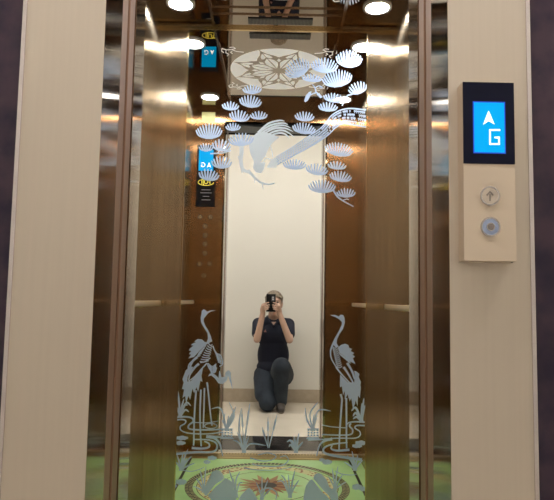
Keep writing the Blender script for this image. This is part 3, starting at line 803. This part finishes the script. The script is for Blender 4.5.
E.stroke(zr((345, 105), (305, 115), (275, 140), (258, 200)), 3.0, .8); E.stroke(zr((210, 110), (260, 108), (310, 108)), 2.2, 1.2); E.stroke(zr((360, 285), (400, 300), (450, 305), (480, 300)), 1.2, .6)
E.done('etched_water')
E = Etch()
E.stroke([(252, 464), (262, 466), (280, 466), (288, 461), (286, 456), (280, 457)], 1.3, .9); E.stroke([(250, 458), (262, 461), (272, 460), (276, 456), (268, 453), (258, 455)], 1.3, .8); E.stroke([(244, 468), (258, 470), (276, 470), (292, 467)], 1.0, .6)
E.stroke([(259, 492), (268, 488), (276, 492), (276, 499)], 1.4, 1.2)
E.done('etched_water')
# lily pads / small stones
for (cx, cy, rx, ry) in ((182, 438, 6, 2.2), (180, 443, 5.5, 2.2), (212, 458, 4.6, 2.4), (207, 462, 3.5, 2), (181, 482, 5.5, 3), (174, 486, 3, 2), (361, 443, 6, 2.4), (357, 446, 5, 2), (327, 462, 5, 2.6), (357, 487, 5, 3), (363, 489, 3.4, 2.4), (322, 460, 3, 1.8)):
    E = Etch(); E.poly([(cx + rx * math.cos(k * PI / 9) * (1 + .12 * math.sin(k * 1.9)), cy + ry * math.sin(k * PI / 9) * (1 + .15 * math.cos(k * 2.3))) for k in range(18)])
    E.done('etched_lily_pad')
# boulders
for pts in (zl((185, 400), (200, 360), (222, 330), (232, 290), (262, 278), (285, 290), (298, 325), (262, 350), (240, 370), (222, 395), (200, 420)),
            zl((305, 322), (345, 345), (352, 395), (362, 460), (230, 470), (228, 440), (210, 420), (228, 398), (250, 372), (275, 352)),
            zl((370, 470), (385, 430), (415, 395), (440, 378), (462, 400), (485, 440), (500, 475)),
            zr((180, 470), (195, 380), (208, 352), (232, 330), (262, 365), (290, 400), (318, 425), (335, 470)),
            zr((240, 325), (250, 302), (275, 296), (295, 310), (315, 335), (332, 375), (372, 398), (375, 470), (345, 470), (330, 425), (300, 395), (272, 362))):
    E = Etch(); E.poly(catmull(pts + [pts[0]], 4)[:-1]); E.done('etched_boulder')

# ================================================================== PERSON (seen in the mirror)
def capsule(bm, p0, p1, r0, r1, seg=16):
    p0, p1 = Vector(p0), Vector(p1); d = p1 - p0; l = d.length; t = d / l
    up = t.orthogonal().normalized(); s = t.cross(up); rows = []
    prof = [(-r0 * math.cos(a), r0 * math.sin(a)) for a in [k * PI / 10 for k in range(1, 6)]]
    prof += [(l + r1 * math.sin(a), r1 * math.cos(a)) for a in [k * PI / 10 for k in range(0, 5)]]
    a0 = bm.verts.new(p0 - t * r0); a1 = bm.verts.new(p1 + t * r1)
    for h, r in prof: rows.append([bm.verts.new(p0 + t * h + (up * math.cos(2 * PI * k / seg) + s * math.sin(2 * PI * k / seg)) * r) for k in range(seg)])
    for a, b in zip(rows, rows[1:]):
        for k in range(seg): bm.faces.new((a[k], a[(k + 1) % seg], b[(k + 1) % seg], b[k]))
    for k in range(seg):
        bm.faces.new((a0, rows[0][(k + 1) % seg], rows[0][k])); bm.faces.new((a1, rows[-1][k], rows[-1][(k + 1) % seg]))
def ellip(bm, c, r, rot=None):
    m = Matrix.Translation(c) @ (rot or Matrix.Identity(4)) @ Matrix.Diagonal((*r, 1))
    bmesh.ops.create_uvsphere(bm, u_segments=24, v_segments=16, radius=1, matrix=m)
def chain(bm, pts, rads):
    for (a, b, r, q) in zip(pts, pts[1:], rads, rads[1:]): capsule(bm, a, b, r, q)
def fuse(bm, voxel, smooth=4, fac=0.5):
    bmesh.ops.recalc_face_normals(bm, faces=bm.faces[:])
    me = bpy.data.meshes.new('tmp'); bm.to_mesh(me); bm.free()
    o = bpy.data.objects.new('tmp', me); COL.objects.link(o)
    r = o.modifiers.new('r', 'REMESH'); r.mode = 'VOXEL'; r.voxel_size = voxel
    if smooth:
        s = o.modifiers.new('s', 'SMOOTH'); s.iterations = smooth; s.factor = fac
    dg = bpy.context.evaluated_depsgraph_get(); dg.update()
    m2 = bpy.data.meshes.new_from_object(o.evaluated_get(dg))
    out = bmesh.new(); out.from_mesh(m2)
    bpy.data.objects.remove(o); bpy.data.meshes.remove(me); bpy.data.meshes.remove(m2)
    return out

PSCALE = 0.99 / 1.01
HP = 1.01
person = thing('person', 'kneeling person in navy polo shirt and dark jeans holding up a black phone', 'person', (0.02, -0.15, 0))
HX = 0.008
hipL, kneeL, ankL, toeL = (-0.070, -0.21, 0.29), (-0.036, 0.045, 0.078), (-0.05, -0.30, 0.055), (-0.05, -0.37, 0.035)
hipR, kneeR, ankR, toeR = (0.095, -0.20, 0.30), (0.085, 0.085, 0.405), (0.085, 0.0, 0.085), (0.085, 0.10, 0.03)
shL, shR = (-0.138, -0.235, 0.775), (0.152, -0.235, 0.775)
elL, elR = (-0.142, -0.045, 0.640), (0.158, -0.045, 0.640)
wrL, wrR = (-0.094, -0.040, 0.880), (0.062, -0.040, 0.880)
PHX = -0.020; PHZ = HP - 0.032    # phone centre
b = nb()
# torso, neck, head
ellip(b, (0.012, -0.225, 0.32), (0.15, 0.105, 0.10)); ellip(b, (0.010, -0.235, 0.47), (0.125, 0.085, 0.16)); ellip(b, (0.008, -0.24, 0.66), (0.142, 0.092, 0.14))
chain(b, [shL, (HX, -0.24, 0.785), shR], [0.05, 0.06, 0.05])
chain(b, [(HX, -0.245, 0.78), (HX, -0.225, 0.87)], [0.058, 0.052])
ellip(b, (HX, -0.195, 0.985), (0.073, 0.092, 0.102)); ellip(b, (HX, -0.170, 0.925), (0.056, 0.066, 0.072))
capsule(b, (HX - .008, -0.128, 0.872), (HX + .008, -0.128, 0.872), 0.018, 0.018)            # chin
capsule(b, (HX, -0.112, 0.985), (HX, -0.094, 0.945), 0.009, 0.014)          # nose
for s in (-1, 1):
    capsule(b, (HX + s * 0.076, -0.20, 0.975), (HX + s * 0.074, -0.195, 0.94), 0.013, 0.009)   # ears
    capsule(b, (HX + s * 0.02, -0.112, 1.003), (HX + s * 0.045, -0.122, 1.003), 0.009, 0.008)   # brows
# arms
chain(b, [shL, elL, wrL], [0.046, 0.034, 0.025]); chain(b, [shR, elR, wrR], [0.046, 0.034, 0.025])
# legs
chain(b, [hipL, kneeL, ankL], [0.085, 0.055, 0.038]); chain(b, [hipR, kneeR, ankR], [0.085, 0.055, 0.038])
# hands: palm beside the phone, fingers over its back, thumb on the screen side
phx0, phx1 = PHX - 0.043, PHX + 0.043
for s, wr, edge in ((-1, wrL, phx0), (1, wrR, phx1)):
    px = edge + s * 0.027
    chain(b, [wr, (px + s * 0.008, -0.034, 0.915), (px, -0.026, 0.955)], [0.024, 0.024, 0.019])
    chain(b, [(px + s * 0.008, -0.028, 0.92), (px + s * 0.002, -0.018, 0.95)], [0.021, 0.02])
    for i, (zb, zt_, ln) in enumerate(((0.912, 0.920, .030), (0.932, 0.938, .038), (0.952, 0.957, .041), (0.972, 0.979, .034))):
        k = (edge + s * 0.012, -0.010, zb)
        k2 = (edge + s * 0.003, 0.0035, zb + .003)
        tip = (edge - s * (ln - .012), 0.0020, zt_ + .003); tip2 = (edge - s * ln * .9, 0.005, zt_ + .006)
        chain(b, [(px, -0.024, zb - .006), k, k2, tip], [0.0095, 0.0078, 0.0070, 0.0060])
    chain(b, [(px + s * 0.008, -0.036, 0.915), (edge + s * 0.004, -0.034, 0.95), (edge - s * 0.016, -0.0265, 0.975)], [0.014, 0.0105, 0.0085])
body = fuse(b, 0.0045, 3)
link('body', body, M['skin'], person, True)
# face details
b = nb(); ellip(b, (HX, -0.1015, 0.905), (0.022, 0.006, 0.007)); link('lips', b, M['lips'], person, True)
for s in (-1, 1):
    b = nb(); ellip(b, (HX + s * 0.032, -0.113, 0.985), (0.013, 0.007, 0.006)); link('eye', b, M['eye'], person, True)
# hair
b = nb()
ellip(b, (HX, -0.208, 1.012), (0.086, 0.100, 0.088))
for i in range(26):
    a = random.uniform(0, 2 * PI); r = random.uniform(.3, 1)
    c = Vector((HX + 0.078 * r * math.cos(a), -0.205 + 0.085 * r * math.sin(a), 1.085 - .05 * r * r)); capsule(b, c, c + Vector((random.uniform(-.02, .02), .018, -.012)), .012, .006, 8)
for s in (-1, 1): capsule(b, (HX + s * 0.075, -0.18, 1.03), (HX + s * 0.077, -0.185, 0.985), .014, .007, 8)
for i in range(9):
    x = HX - 0.058 + i * 0.0145; yy = 7.0 * (x - HX) ** 2; capsule(b, (x * .9, -0.150 - yy, 1.075 - 1.5 * yy), (x + .006, -0.113 - yy, 1.038 - .4 * yy), .014, .007, 8)
hair = fuse(b, 0.005, 2)
# trim away the part over the face
geom = hair.verts[:] + hair.edges[:] + hair.faces[:]
bmesh.ops.bisect_plane(hair, geom=geom, plane_co=(HX, -0.13, 1.02), plane_no=(0, 0.72, -0.70), clear_outer=True)
link('hair', hair, M['hair'], person, True)
# polo shirt
b = nb()
ellip(b, (0.012, -0.225, 0.37), (0.160, 0.122, 0.09)); ellip(b, (0.010, -0.235, 0.48), (0.152, 0.112, 0.20)); ellip(b, (0.008, -0.24, 0.665), (0.157, 0.108, 0.145))
chain(b, [shL, (HX, -0.24, 0.785), shR], [0.058, 0.066, 0.058])
for sh, el in ((shL, elL), (shR, elR)):
    p = Vector(sh); q = p + (Vector(el) - p) * .62
    capsule(b, p, q, 0.060, 0.056)
polo = fuse(b, 0.006, 4)
shirt = link('polo_shirt', polo, M['polo'], person, True)
b = nb()
for s in (-1, 1):   # collar wings around an open v neck
    pts = [Vector((HX + s * 0.062, -0.255, 0.845)), Vector((HX + s * 0.060, -0.19, 0.835)), Vector((HX + s * 0.036, -0.150, 0.80)), Vector((HX + s * 0.012, -0.136, 0.765))]
    for a, c in zip(pts, pts[1:]): capsule(b, a, c, .013, .012, 8)
capsule(b, (HX - .05, -.29, .845), (HX + .05, -.29, .845), .014, .014, 8)
link('collar', fuse(b, 0.005, 2), M['polo'], shirt, True)
b = nb(); flat_poly(b, [Vector((HX + p, -0.140, q)) for p, q in ((-.022, .80), (.022, .80), (0, .758))]); 
link('neck_opening', b, M['skin'], person)
b = nb(); ex, ez = -0.072, 0.715
flat_poly(b, [Vector((ex + p, -0.1215, ez + q)) for p, q in ((-.012, -.012), (.014, -.012), (.004, .014))]); 
link('chest_emblem', b, M['emblem_red'], shirt)
# jeans
b = nb()
ellip(b, (0.012, -0.225, 0.315), (0.165, 0.118, 0.10))
chain(b, [hipL, kneeL], [0.104, 0.078]); chain(b, [kneeL, ankL], [0.076, 0.055])
chain(b, [hipR, kneeR], [0.115, 0.086]); chain(b, [kneeR, ankR], [0.078, 0.058])
chain(b, [(-.09, -.2, .27), (-.08, -.02, .14)], [.085, .075])
jeans = fuse(b, 0.006, 3)
for v in jeans.verts:
    if v.co.z < 0.003: v.co.z = 0.003
link('jeans', jeans, M['jeans'], person, True)
# shoes
b = nb()
chain(b, [(0.085, -0.035, 0.05), (0.086, 0.04, 0.045), (0.088, 0.115, 0.032)], [0.042, 0.042, 0.030]); capsule(b, (0.085, -.02, .09), (0.085, -.02, .06), .046, .042)
bs = fuse(b, 0.005, 2)
for v in bs.verts:
    if v.co.z < 0.012: v.co.z = 0.012
sh = link('shoe', bs, M['shoe'], person, True)
b = nb()
chain(b, [(0.085, -0.035, 0.03), (0.086, 0.04, 0.03), (0.088, 0.115, 0.028)], [0.044, 0.045, 0.033])
bs = fuse(b, 0.005, 2)
for v in bs.verts: v.co.z = min(max(v.co.z, 0.001), 0.016)
link('sole', bs, M['sole'], sh)
b = nb()
chain(b, [(-0.05, -0.31, 0.06), (-0.05, -0.36, 0.05), (-0.05, -0.40, 0.035)], [0.045, 0.042, 0.032])
bs = fuse(b, 0.005, 2)
for v in bs.verts:
    if v.co.z < 0.003: v.co.z = 0.003
link('shoe', bs, M['shoe'], person, True)

# phone
t = thing('phone', 'black phone with camera module held up before the face of kneeling person', 'phone', (PHX, -0.011, PHZ - 0.082))
link('phone_body', B(phx0, phx1, -0.0145, -0.0055, PHZ - 0.082, PHZ + 0.082, 0, 0.003), M['phone'], t)
cm = link('camera_module', B(PHX + .004, PHX + .034, -0.006, -0.004, HP - .016, HP + .030, 0, 0.0008), M['phonecam'], t)
b = nb()
for z_ in (HP + .020, HP + .002): cyl(b, (PHX + .018, -.0045, z_), (0, 1, 0), .0075, .0012, 20)
link('camera_lens', b, M['phonelens'], cm)

PSCALE = 1.0
# ================================================================== light, world, render look
w = bpy.data.worlds.new('world'); S.world = w; w.use_nodes = True
w.node_tree.nodes['Background'].inputs[0].default_value = (0.5, 0.48, 0.45, 1)
w.node_tree.nodes['Background'].inputs[1].default_value = 0.05
S.view_settings.view_transform = 'Standard'
S.view_settings.look = 'None'
S.view_settings.exposure = 0.0
c = S.cycles
c.max_bounces = 20; c.glossy_bounces = 16; c.diffuse_bounces = 5; c.transmission_bounces = 4
c.sample_clamp_indirect = 8.0
c.blur_glossy = 0.3
c.use_denoising = True
